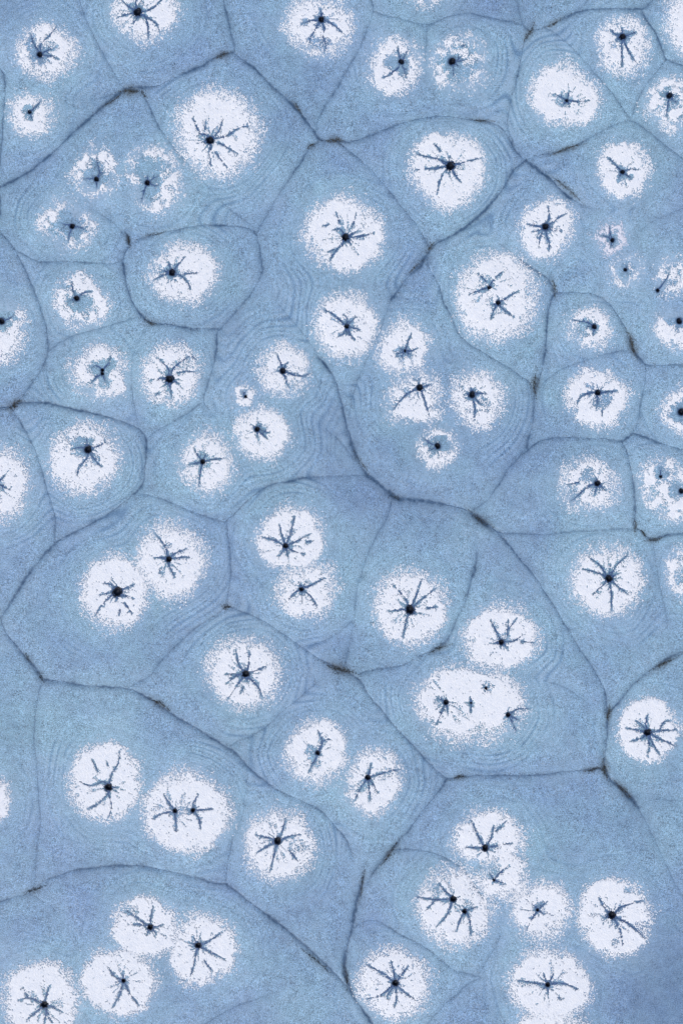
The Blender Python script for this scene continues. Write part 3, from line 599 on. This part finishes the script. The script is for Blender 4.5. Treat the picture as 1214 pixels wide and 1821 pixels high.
# growth bands, with ripple shading painted into their colour: contours lying between the snow and the cracks
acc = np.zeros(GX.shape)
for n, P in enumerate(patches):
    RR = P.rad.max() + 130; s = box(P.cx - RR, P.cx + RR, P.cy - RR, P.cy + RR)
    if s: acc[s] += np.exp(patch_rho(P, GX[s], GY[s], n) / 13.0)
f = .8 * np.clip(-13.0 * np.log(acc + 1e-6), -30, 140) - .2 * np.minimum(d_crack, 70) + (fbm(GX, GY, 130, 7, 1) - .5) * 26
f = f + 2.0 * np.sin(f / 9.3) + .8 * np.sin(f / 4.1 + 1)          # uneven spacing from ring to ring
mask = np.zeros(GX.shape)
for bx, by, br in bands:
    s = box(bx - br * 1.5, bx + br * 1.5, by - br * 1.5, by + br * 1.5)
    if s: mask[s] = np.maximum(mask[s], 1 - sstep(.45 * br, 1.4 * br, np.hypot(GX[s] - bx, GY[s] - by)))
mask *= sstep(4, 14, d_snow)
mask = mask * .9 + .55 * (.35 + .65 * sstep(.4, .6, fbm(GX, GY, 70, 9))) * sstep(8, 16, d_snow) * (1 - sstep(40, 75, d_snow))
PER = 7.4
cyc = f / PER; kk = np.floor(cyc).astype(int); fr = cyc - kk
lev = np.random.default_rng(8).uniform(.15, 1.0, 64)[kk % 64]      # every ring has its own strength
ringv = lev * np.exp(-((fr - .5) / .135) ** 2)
light = np.exp(-((fr - .0) / .2) ** 2) + np.exp(-((fr - 1.0) / .2) ** 2)  # paler strips between rings, partly painted ripple shading
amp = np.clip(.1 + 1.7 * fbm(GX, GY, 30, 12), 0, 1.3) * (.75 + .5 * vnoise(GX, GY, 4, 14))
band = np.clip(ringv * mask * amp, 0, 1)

tint = .5 * (1 - sstep(20, 62, d_snow)) + .3 * (fbm(GX, GY, 120, 15) - .5)
tint += .8 * (fbm(GX, GY, 220, 16, 3) - .5)
for (dx_, dy_, dr_, da_) in ((1185, 1760, 150, -.9), (330, 1000, 90, -.2), (1010, 960, 140, .3), (560, 330, 90, .2), (60, 1330, 120, .25),
                             (1040, 1500, 130, .3), (420, 170, 90, -.2), (620, 130, 110, -.3), (150, 60, 120, -.1), (500, 1650, 140, -.25),
                             (90, 1630, 110, -.35), (800, 840, 80, -.3), (930, 440, 60, -.2), (650, 880, 80, -.25), (400, 1790, 140, -.3)):
    tint += .8 * da_ * np.exp(-((GX - dx_) ** 2 + (GY - dy_) ** 2) / dr_ ** 2)
deep = .10 * sstep(.5, .75, fbm(GX, GY, 130, 26)) + .14 * sstep(30, 90, d_snow) * (fbm(GX, GY, 50, 18) ** 1)
deep += .30 * np.exp(-((GX - 1190) ** 2 + (GY - 1765) ** 2) / 130 ** 2) + .12 * np.exp(-((GX - 640) ** 2 + (GY - 860) ** 2) / 120 ** 2)
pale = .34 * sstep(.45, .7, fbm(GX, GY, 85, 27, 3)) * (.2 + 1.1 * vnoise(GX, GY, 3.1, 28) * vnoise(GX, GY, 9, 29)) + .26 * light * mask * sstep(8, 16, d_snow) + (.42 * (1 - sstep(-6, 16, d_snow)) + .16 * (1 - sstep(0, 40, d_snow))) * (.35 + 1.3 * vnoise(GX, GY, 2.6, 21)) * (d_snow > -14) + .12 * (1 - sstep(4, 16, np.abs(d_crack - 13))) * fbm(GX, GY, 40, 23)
dark = np.clip(dark + deep, 0, 1)

brown = np.zeros(GX.shape)
for (sx, sy, sl, sw, sa, am), _ in silts:
    s = box(sx - sl, sx + sl, sy - sl, sy + sl)
    a = math.radians(sa); dx, dy = GX[s] + wob_x[s] - sx, GY[s] + wob_y[s] - sy
    u = dx * math.cos(a) + dy * math.sin(a); v = -dx * math.sin(a) + dy * math.cos(a)
    brown[s] = np.maximum(brown[s], am ** 1.5 * .62 * np.exp(-(u / (sl * .48)) ** 2 - (v / (sw * .72)) ** 2) * (.3 + 1.2 * vnoise(GX[s], GY[s], 4.5, 8)))

wet = np.zeros(GX.shape); sink = np.zeros(GX.shape)
for P in patches:
    for hx, hy, hr in P.holes:
        s = box(hx - hr * 5, hx + hr * 5, hy - hr * 5, hy + hr * 5)
        if not s: continue
        x, y = GX[s] + wob_x[s] * .5, GY[s] + wob_y[s] * .5
        r = np.hypot(x - hx, y - hy)
        wet[s] = np.maximum(wet[s], np.exp(-(np.maximum(r - hr * .9, 0) / (hr * .75)) ** 2))
        sink[s] = np.maximum(sink[s], np.hypot(GX[s] - hx, GY[s] - hy) < hr * .78)
    for L, st in P.arms:
        s = box(L[:, 0].min() - 9, L[:, 0].max() + 9, L[:, 1].min() - 9, L[:, 1].max() + 9)
        if not s: continue
        d, al = seg_dist(GX[s] + wob_x[s] * .3, GY[s] + wob_y[s] * .3, L)
        wet[s] = np.maximum(wet[s], (.55 if st else .42) * (1 - .45 * al) * np.exp(-(d / 2.8) ** 2))
    for L in P.spurs:
        s = box(L[:, 0].min() - 5, L[:, 0].max() + 5, L[:, 1].min() - 5, L[:, 1].max() + 5)
        if s:
            d, al = seg_dist(GX[s], GY[s], L); wet[s] = np.maximum(wet[s], .42 * (1 - .5 * al) * np.exp(-(d / 2.2) ** 2))
    for mx, my, mr, ms in P.melts:           # thawed, slightly darker ice
        s = box(mx - mr, mx + mr, my - mr, my + mr)
        if s: wet[s] = np.maximum(wet[s], .10 * ms * np.exp(-(np.hypot(GX[s] - mx, GY[s] - my) / (mr * .7)) ** 2))

edge = sstep(0, 30, np.minimum(np.minimum(GX - X0, X1 - GX), np.minimum(GY - Y0, Y1 - GY)))
swell = .035 * sstep(0, 55, d_crack) + .02 * (fbm(GX, GY, 70, 30) - .5)
HS = swell - .028 * groove - .006 * ringv * np.clip(mask, 0, 1) * amp + .006 * (fbm(GX, GY, 7, 33, 2) - .5)
HS = HS * edge
H = HS - .13 * sink

def height(x, y):                           # surface of the ice without the holes
    u = np.clip((np.asarray(x) - X0) / STEP, 0, NX - 1.001); v = np.clip((np.asarray(y) - Y0) / STEP, 0, NY - 1.001)
    i = u.astype(int); j = v.astype(int); fu = u - i; fv = v - j
    return (HS[j, i] * (1 - fu) + HS[j, i + 1] * fu) * (1 - fv) + (HS[j + 1, i] * (1 - fu) + HS[j + 1, i + 1] * fu) * fv

# ------------------------------------------------------------------ ice plates: the ground split along its cracks
CG = 4.0
cnx, cny = int((X1 - X0) / CG) + 1, int((Y1 - Y0) / CG) + 1
wall = np.zeros((cny, cnx), bool)
for cs, cw, L in cracks:
    D = smooth_line(L, 1.5)
    if cs < .16: continue
    for ox in (-3, 0, 3):
        for oy in (-3, 0, 3):
            i = ((D[:, 0] + ox - X0) / CG).astype(int); j = ((D[:, 1] + oy - Y0) / CG).astype(int)
            ok = (i >= 0) & (i < cnx) & (j >= 0) & (j < cny)
            wall[j[ok], i[ok]] = True
lab = np.where(wall, -1, 0).astype(int)
flat = lab.ravel().tolist()
regions = 0; small = []
for start in range(len(flat)):
    if flat[start]: continue
    regions += 1; flat[start] = regions; stack = [start]; size = 0
    while stack:
        q = stack.pop(); size += 1
        cxq = q % cnx
        if cxq > 0 and flat[q - 1] == 0: flat[q - 1] = regions; stack.append(q - 1)
        if cxq < cnx - 1 and flat[q + 1] == 0: flat[q + 1] = regions; stack.append(q + 1)
        if q >= cnx and flat[q - cnx] == 0: flat[q - cnx] = regions; stack.append(q - cnx)
        if q + cnx < len(flat) and flat[q + cnx] == 0: flat[q + cnx] = regions; stack.append(q + cnx)
    if size < 130: small.append(regions)
lab = np.array(flat).reshape(cny, cnx)
lab[np.isin(lab, small)] = -1
while (lab < 0).any():                      # crack cells go to the nearest plate
    old = lab.copy()
    for ax, sh in ((0, 1), (0, -1), (1, 1), (1, -1)):
        r = np.roll(old, sh, ax)
        if ax == 0: r[0 if sh == 1 else -1] = -1
        else: r[:, 0 if sh == 1 else -1] = -1
        lab = np.where((lab < 0) & (r > 0), r, lab)



xa, ya = W(gx[0], gy[0]); xb, yb = W(gx[-1], gy[-1])
rings = [(xa, xb, yb, ya)]
for e in (3, 12, 50, 400): rings.append((xa - e, xb + e, yb - e, ya + e))
vv, ff = [], []
NS = 24
for (x0, x1, y0, y1) in rings:
    for i in range(NS): vv.append((x0 + (x1 - x0) * i / NS, y0, 0))
    for i in range(NS): vv.append((x1, y0 + (y1 - y0) * i / NS, 0))
    for i in range(NS): vv.append((x1 - (x1 - x0) * i / NS, y1, 0))
    for i in range(NS): vv.append((x0, y1 - (y1 - y0) * i / NS, 0))
n4 = NS * 4
for r in range(len(rings) - 1):
    for i in range(n4):
        a, b = r * n4 + i, r * n4 + (i + 1) % n4
        ff.append((a, a + n4, b + n4, b))
lake = mesh_np('frozen_lake', vv, ff, M_ICE)
lake['kind'] = 'structure'
lake['label'] = 'blue-grey frozen lake surface running on past every edge of the picture'

WX, WY = W(GX, GY)
VERT = np.stack([WX, WY, H], -1).reshape(-1, 3)
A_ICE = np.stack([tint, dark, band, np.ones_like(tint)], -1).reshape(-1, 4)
A_MARK = np.stack([np.clip(brown, 0, 1), wet, pale, np.ones_like(tint)], -1).reshape(-1, 4)
idx = np.arange(NX * NY).reshape(NY, NX)
Q = np.stack([idx[:-1, :-1], idx[1:, :-1], idx[1:, 1:], idx[:-1, 1:]], -1).reshape(-1, 4)
fx = (gx[:-1] + STEP / 2 - X0) / CG; fy = (gy[:-1] + STEP / 2 - Y0) / CG
FL = lab[np.clip(fy.astype(int), 0, cny - 1)[:, None], np.clip(fx.astype(int), 0, cnx - 1)[None, :]].ravel()
for r in np.unique(FL):
    q = Q[FL == r]
    u, inv = np.unique(q, return_inverse=True)
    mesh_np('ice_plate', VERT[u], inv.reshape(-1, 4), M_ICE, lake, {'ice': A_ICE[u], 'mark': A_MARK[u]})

# ------------------------------------------------------------------ ribbons: cracks and channels
def ribbon(L, w0, w1, seed, lift, rough=.5, twigs=0, origin=(0, 0), nodes=5.0):
    L = np.asarray(L); n = len(L)
    rs = np.random.default_rng(seed)
    T = np.gradient(L, axis=0); T /= np.hypot(T[:, 0], T[:, 1])[:, None] + 1e-9
    N = np.stack([-T[:, 1], T[:, 0]], 1)
    t = np.linspace(0, 1, n)
    wid = (w0 + (w1 - w0) * t)
    k1 = vnoise(L[:, 0], L[:, 1], nodes, seed % 50); k2 = vnoise(L[:, 0], L[:, 1], nodes * .6, seed % 47 + 3)
    wl = wid * np.maximum(.12, (1 - rough) + rough * 2.4 * (k1 - .15)) * .5
    wr = wid * np.maximum(.12, (1 - rough) + rough * 2.4 * (k2 - .15)) * .5
    wl += rs.uniform(-.15, .25, n) * wid * rough; wr += rs.uniform(-.15, .25, n) * wid * rough
    end = np.minimum(1, np.minimum((n - 1 - np.arange(n)) / 2 + .15, 1)); wl *= end; wr *= end
    wl = np.maximum(wl, .12); wr = np.maximum(wr, .12)
    A = L + N * wl[:, None]; B = L - N * wr[:, None]
    V = []; F = []
    for i in range(n): V += [tuple(A[i]), tuple(L[i]), tuple(B[i])]
    for i in range(n - 1):
        a = i * 3
        F += [(a, a + 1, a + 4, a + 3), (a + 1, a + 2, a + 5, a + 4)]
    for q in range(twigs):
        i = int(rs.integers(max(1, n // 5), max(2, n - 2))); 
        if i >= n - 1: continue
        sd = 1 if rs.random() < .5 else -1
        ang = math.atan2(T[i][1], T[i][0]) + sd * rs.uniform(.6, 1.1)
        ln_ = rs.uniform(3.0, 11); base = i * 3 + (0 if sd > 0 else 2)
        base2 = base + 3
        px_, py_ = V[base]; w = wid[i] * .42
        b0, b1 = base, base2
        for m in range(1, 4):
            a2 = ang + rs.uniform(-.35, .35)
            cx_ = px_ + math.cos(a2) * ln_ / 3; cy_ = py_ + math.sin(a2) * ln_ / 3
            ww = w * (1 - m / 3.6) * rs.uniform(.5, 1.4)
            nx_, ny_ = -math.sin(a2) * ww, math.cos(a2) * ww
            V += [(cx_ + nx_, cy_ + ny_), (cx_ - nx_, cy_ - ny_)]
            c0, c1 = len(V) - 2, len(V) - 1
            F.append((b0, b1, c1, c0) if sd < 0 else (b1, b0, c0, c1)[::-1])
            b0, b1 = c0, c1; px_, py_ = cx_, cy_
    V = np.array(V)
    z = height(V[:, 0], V[:, 1]) + lift
    X, Y = W(V[:, 0], V[:, 1])
    # keep every face turned upward
    F = np.array(F)
    P2 = np.stack([X, Y], 1)
    a = P2[F]; area = ((a[:, 2] - a[:, 0])[:, 0] * (a[:, 3] - a[:, 1])[:, 1] - (a[:, 2] - a[:, 0])[:, 1] * (a[:, 3] - a[:, 1])[:, 0])
    F[area < 0] = F[area < 0][:, ::-1]
    return np.stack([X - origin[0], Y - origin[1], z], 1), F

for ci, (cs, cw, L) in enumerate(cracks):
    Lc = L[tapers[ci] > .45]
    if len(Lc) < 4: continue
    L3 = smooth_line(Lc, 3.0); L3 = L3 + np.stack([fbm(L3[:, 0], L3[:, 1], 6, 4, 2) - .5, fbm(L3[:, 0], L3[:, 1], 6, 5, 2) - .5], 1) * -2.8
    v, f_ = ribbon(L3, cw * .36 * (.3 + cs), cw * .3 * (.3 + cs), 100 + ci, .003, .9, 0, nodes=9.0)
    mesh_np('crack', v, f_, M_CRACK, lake)

# ------------------------------------------------------------------ snow patches
def melt_hole(hx, hy, hr, seed, origin, parent):
    rs = np.random.default_rng(seed); n = 18
    th = np.arange(n) * 2 * np.pi / n
    e = rs.uniform(0, np.pi); ec = rs.uniform(.02, .13)
    shape = 1 + ec * np.cos(2 * (th - e)) + .05 * np.sin(3 * th + rs.uniform(0, 6)) + rs.uniform(-.05, .05, n)
    V = []; F = []
    z0 = float(height(hx, hy))
    for k_, (fr, dz) in enumerate(((1.08, .003), (.86, .007), (.66, -.02), (.5, -.07), (.3, -.085))):
        for i in range(n):
            x = hx + math.cos(th[i]) * hr * fr * shape[i]; y = hy + math.sin(th[i]) * hr * fr * shape[i]
            X, Y = W(x, y)
            V.append((X - origin[0], Y - origin[1], (float(height(x, y)) if k_ < 2 else z0) + dz))
    for k_ in range(4):
        for i in range(n):
            a, b = k_ * n + i, k_ * n + (i + 1) % n
            F.append((a, a + n, b + n, b))
    for i in range(1, n - 2, 2):
        F.append((4 * n, 4 * n + i + 2, 4 * n + i + 1, 4 * n + i))
    mesh_np('melt_hole', V, F, M_HOLE, parent)

PIT = 1.28
for n, P in enumerate(patches):
    hx0, hy0, _ = P.holes[0]
    ox, oy = W(hx0, hy0)
    root = bpy.data.objects.new('snow_patch', None)
    root.empty_display_size = .2
    COL.objects.link(root); root.location = (ox, oy, 0)
    root['label'] = P.label; root['category'] = 'snow patch'; root['group'] = 'snow patches around melt holes on the lake ice'
    R = P.rad.max() + 26
    x0, x1, y0, y1 = P.cx - R, P.cx + R, P.cy - R, P.cy + R
    x0, x1, y0, y1 = max(x0, X0 + 4), min(x1, X1 - 4), max(y0, Y0 + 4), min(y1, Y1 - 4)
    ax_ = np.arange(x0, x1, PIT); ay_ = np.arange(y0, y1, PIT)
    VX, VY = np.meshgrid(ax_, ay_)
    rs = np.random.default_rng(1000 + n)
    VX = VX + rs.uniform(-.36, .36, VX.shape) * PIT; VY = VY + rs.uniform(-.36, .36, VY.shape) * PIT
    C_X = (VX[:-1, :-1] + VX[1:, 1:]) / 2; C_Y = (VY[:-1, :-1] + VY[1:, 1:]) / 2
    wx = C_X + (fbm(C_X, C_Y, 22, 50, 4) - .5) * 19; wy = C_Y + (fbm(C_X, C_Y, 22, 51, 4) - .5) * 19
    d = patch_rho(P, wx, wy, n)
    w = P.soft * (.4 + 1.45 * vnoise(C_X, C_Y, 38, 60 + n)); d = d + 1.0
    p = np.clip((d + .85 * w) / (1.75 * w), 0, 1); p = (.45 * p + .55 * p * p * (3 - 2 * p)) ** 1.15 * .975
    p = np.maximum(p, .10 * np.exp(-np.maximum(-d, 0) / 10.0) * (d < 0))
    lump = fbm(C_X, C_Y, 10, 80 + n)
    p = p * (1 - .5 * (1 - sstep(.2, .45, lump)) * (1 - sstep(.2 * w, 1.4 * w, d)))
    p = p * (P.dens if P.dens >= .9 else P.dens * (.55 + .9 * sstep(.35, .65, lump)))
    for mx, my, mr, ms in P.melts:
        rr = np.hypot(wx - mx, wy - my) / (mr * (.72 + .5 * vnoise(C_X, C_Y, 7, 90 + n)))
        p = p * (1 - min(.95, ms) * (1 - sstep(.65, 1.12, rr)))
    for hx, hy, hr in P.holes:
        rr = np.hypot(C_X - hx, C_Y - hy)
        p = p * sstep(hr * 1.02, hr * 1.5, rr + (vnoise(C_X, C_Y, 4, 95) - .5) * 3)
        p = np.where(rr < hr * 1.05, 0, p)
    for ai, (L, st) in enumerate(P.arms):
        dd, al = seg_dist(C_X, C_Y, L)
        gap = sstep(.62, .82, vnoise(C_X, C_Y, 9, 140 + ai)) * (al > .3); aw = (2.6 if st else 2.1) * (1 - .4 * al) * (.45 + 1.1 * vnoise(C_X, C_Y, 6, 97 + ai)) * (1 - .8 * gap)
        p = p * (1 - .92 * (1 - sstep(aw * .75, aw * 1.25, dd)))
        p = p * (1 - .5 * (1 - sstep(aw, aw * 2.6, dd)) * (vnoise(C_X, C_Y, 3.2, 31) > .42))
    hx, hy, hr = P.holes[0]                  # faint pale spokes running out from the hole
    an = np.arctan2(C_Y - hy, C_X - hx); rr = np.hypot(C_X - hx, C_Y - hy)
    sp = vnoise((an + 3.2) * 40 + np.sin(rr / 9 + n) * 2, rr * .25, 6.0, 35 + n)
    p = p * (1 - .55 * sstep(.66, .8, sp) * (1 - sstep(.35, .75, rr / P.rad.mean())))
    for L in P.spurs:
        m_ = (np.abs(C_X - L[0][0]) < 22) & (np.abs(C_Y - L[0][1]) < 22)
        dd, al = seg_dist(C_X[m_], C_Y[m_], L)
        aw = 1.7 * (1 - .55 * al) * (.4 + 1.2 * vnoise(C_X[m_], C_Y[m_], 4, 33))
        p[m_] = p[m_] * (1 - .88 * (1 - sstep(aw * .8, aw * 1.4, dd)))
    nz = .7 * rs.random(C_X.shape) + .3 * np.clip((vnoise(C_X, C_Y, 3.4, 99 + n) - .5) * 1.5 + .5, 0, 1)
    nz = .5 + (nz - .5) * 1.12
    keep = (p > nz) & (p > .012)
    keep |= (p > .93 * P.dens) & (rs.random(C_X.shape) < .6)
    keep &= p > .03
    cnt = np.zeros(VX.shape)
    cnt[:-1, :-1] += keep; cnt[1:, :-1] += keep; cnt[:-1, 1:] += keep; cnt[1:, 1:] += keep
    th_ = .008 + .012 * (cnt / 4) ** 1.5 * (.55 + .9 * fbm(VX, VY, 9, 110)) + .006 * rs.random(VX.shape)
    HV = height(VX, VY) + th_
    X, Y = W(VX, VY)
    V = np.stack([X - ox, Y - oy, HV], -1).reshape(-1, 3)
    ii = np.arange(VX.size).reshape(VX.shape)
    q = np.stack([ii[:-1, :-1], ii[1:, :-1], ii[1:, 1:], ii[:-1, 1:]], -1)[keep]
    if len(q) == 0: q = np.stack([ii[:-1, :-1], ii[1:, :-1], ii[1:, 1:], ii[:-1, 1:]], -1)[:1, 0]
    u, inv = np.unique(q, return_inverse=True)
    o = mesh_np('snow_cover', V[u], inv.reshape(-1, 4), M_PINK if P.pink else M_SNOW, root, smooth=False)
    o['kind'] = 'stuff'
    for hi, (hx, hy, hr) in enumerate(P.holes):
        melt_hole(hx, hy, hr, 2000 + n * 5 + hi, (ox, oy), root)
    for ai, (L, st) in enumerate(P.arms):
        if len(L) < 3: continue
        ln_ = np.hypot(*np.diff(L, axis=0).T).sum()
        v, f_ = ribbon(L, 2.7 if st else 1.9, .5, 3000 + n * 20 + ai, .003 + .0004 * ai, .9, int(ln_ / 7), (ox, oy))
        mesh_np('melt_channel', v, f_, M_CHAN, root)

# ------------------------------------------------------------------ silt caught in the cracks
for n, ((sx, sy, sl, sw, sa, am), label) in enumerate(silts):
    rs = np.random.default_rng(7000 + n)
    k = int(am * sl * sw * .45) + 40
    a = math.radians(sa)
    u = rs.normal(0, sl * .27, k) * np.where(rs.random(k) < .25, 1.7, .85); tail = np.where(rs.random(k) < .45, 2.6, .7); v = rs.normal(0, sw * .2, k) * tail * (1.1 - .6 * np.minimum(1, np.abs(u) / (sl * .5))) + 2.0 * np.sin(u / sl * 4 + n)
    x = sx + u * math.cos(a) - v * math.sin(a); y = sy + u * math.sin(a) + v * math.cos(a)
    size = rs.uniform(.3, .8, k)
    ori = a + rs.normal(0, .8, k)
    V = np.zeros((k, 4, 3)); lo, hi_ = size * rs.uniform(1.0, 2.2, k), size * .55
    for j, (pu, pv, pz) in enumerate(((-1, -.2, 0), (.1, -1, 0), (1, .1, 0), (0, 1, 0))):
        xx = x + (pu * lo) * np.cos(ori) - (pv * hi_) * np.sin(ori)
        yy = y + (pu * lo) * np.sin(ori) + (pv * hi_) * np.cos(ori)
        X, Y = W(xx, yy)
        V[:, j, 0] = X; V[:, j, 1] = Y; V[:, j, 2] = height(xx, yy) + .006 + rs.uniform(0, .006, k)
    ox, oy = W(sx, sy)
    V = V.reshape(-1, 3); V[:, 0] -= ox; V[:, 1] -= oy
    top = V.reshape(k, 4, 3).mean(1) + np.array([0, 0, .012])
    allv = np.vstack([V, top]); b = np.arange(k) * 4; tp = 4 * k + np.arange(k)
    T = np.concatenate([np.stack([b + (j + 1) % 4, b + j, tp], 1) for j in range(4)])
    o = mesh_np('silt_smear', allv, T, M_SILT, None, smooth=False, loc=(ox, oy, 0))
    o['label'] = label; o['category'] = 'silt'; o['group'] = 'silt caught in the cracks of the ice'; o['kind'] = 'stuff'
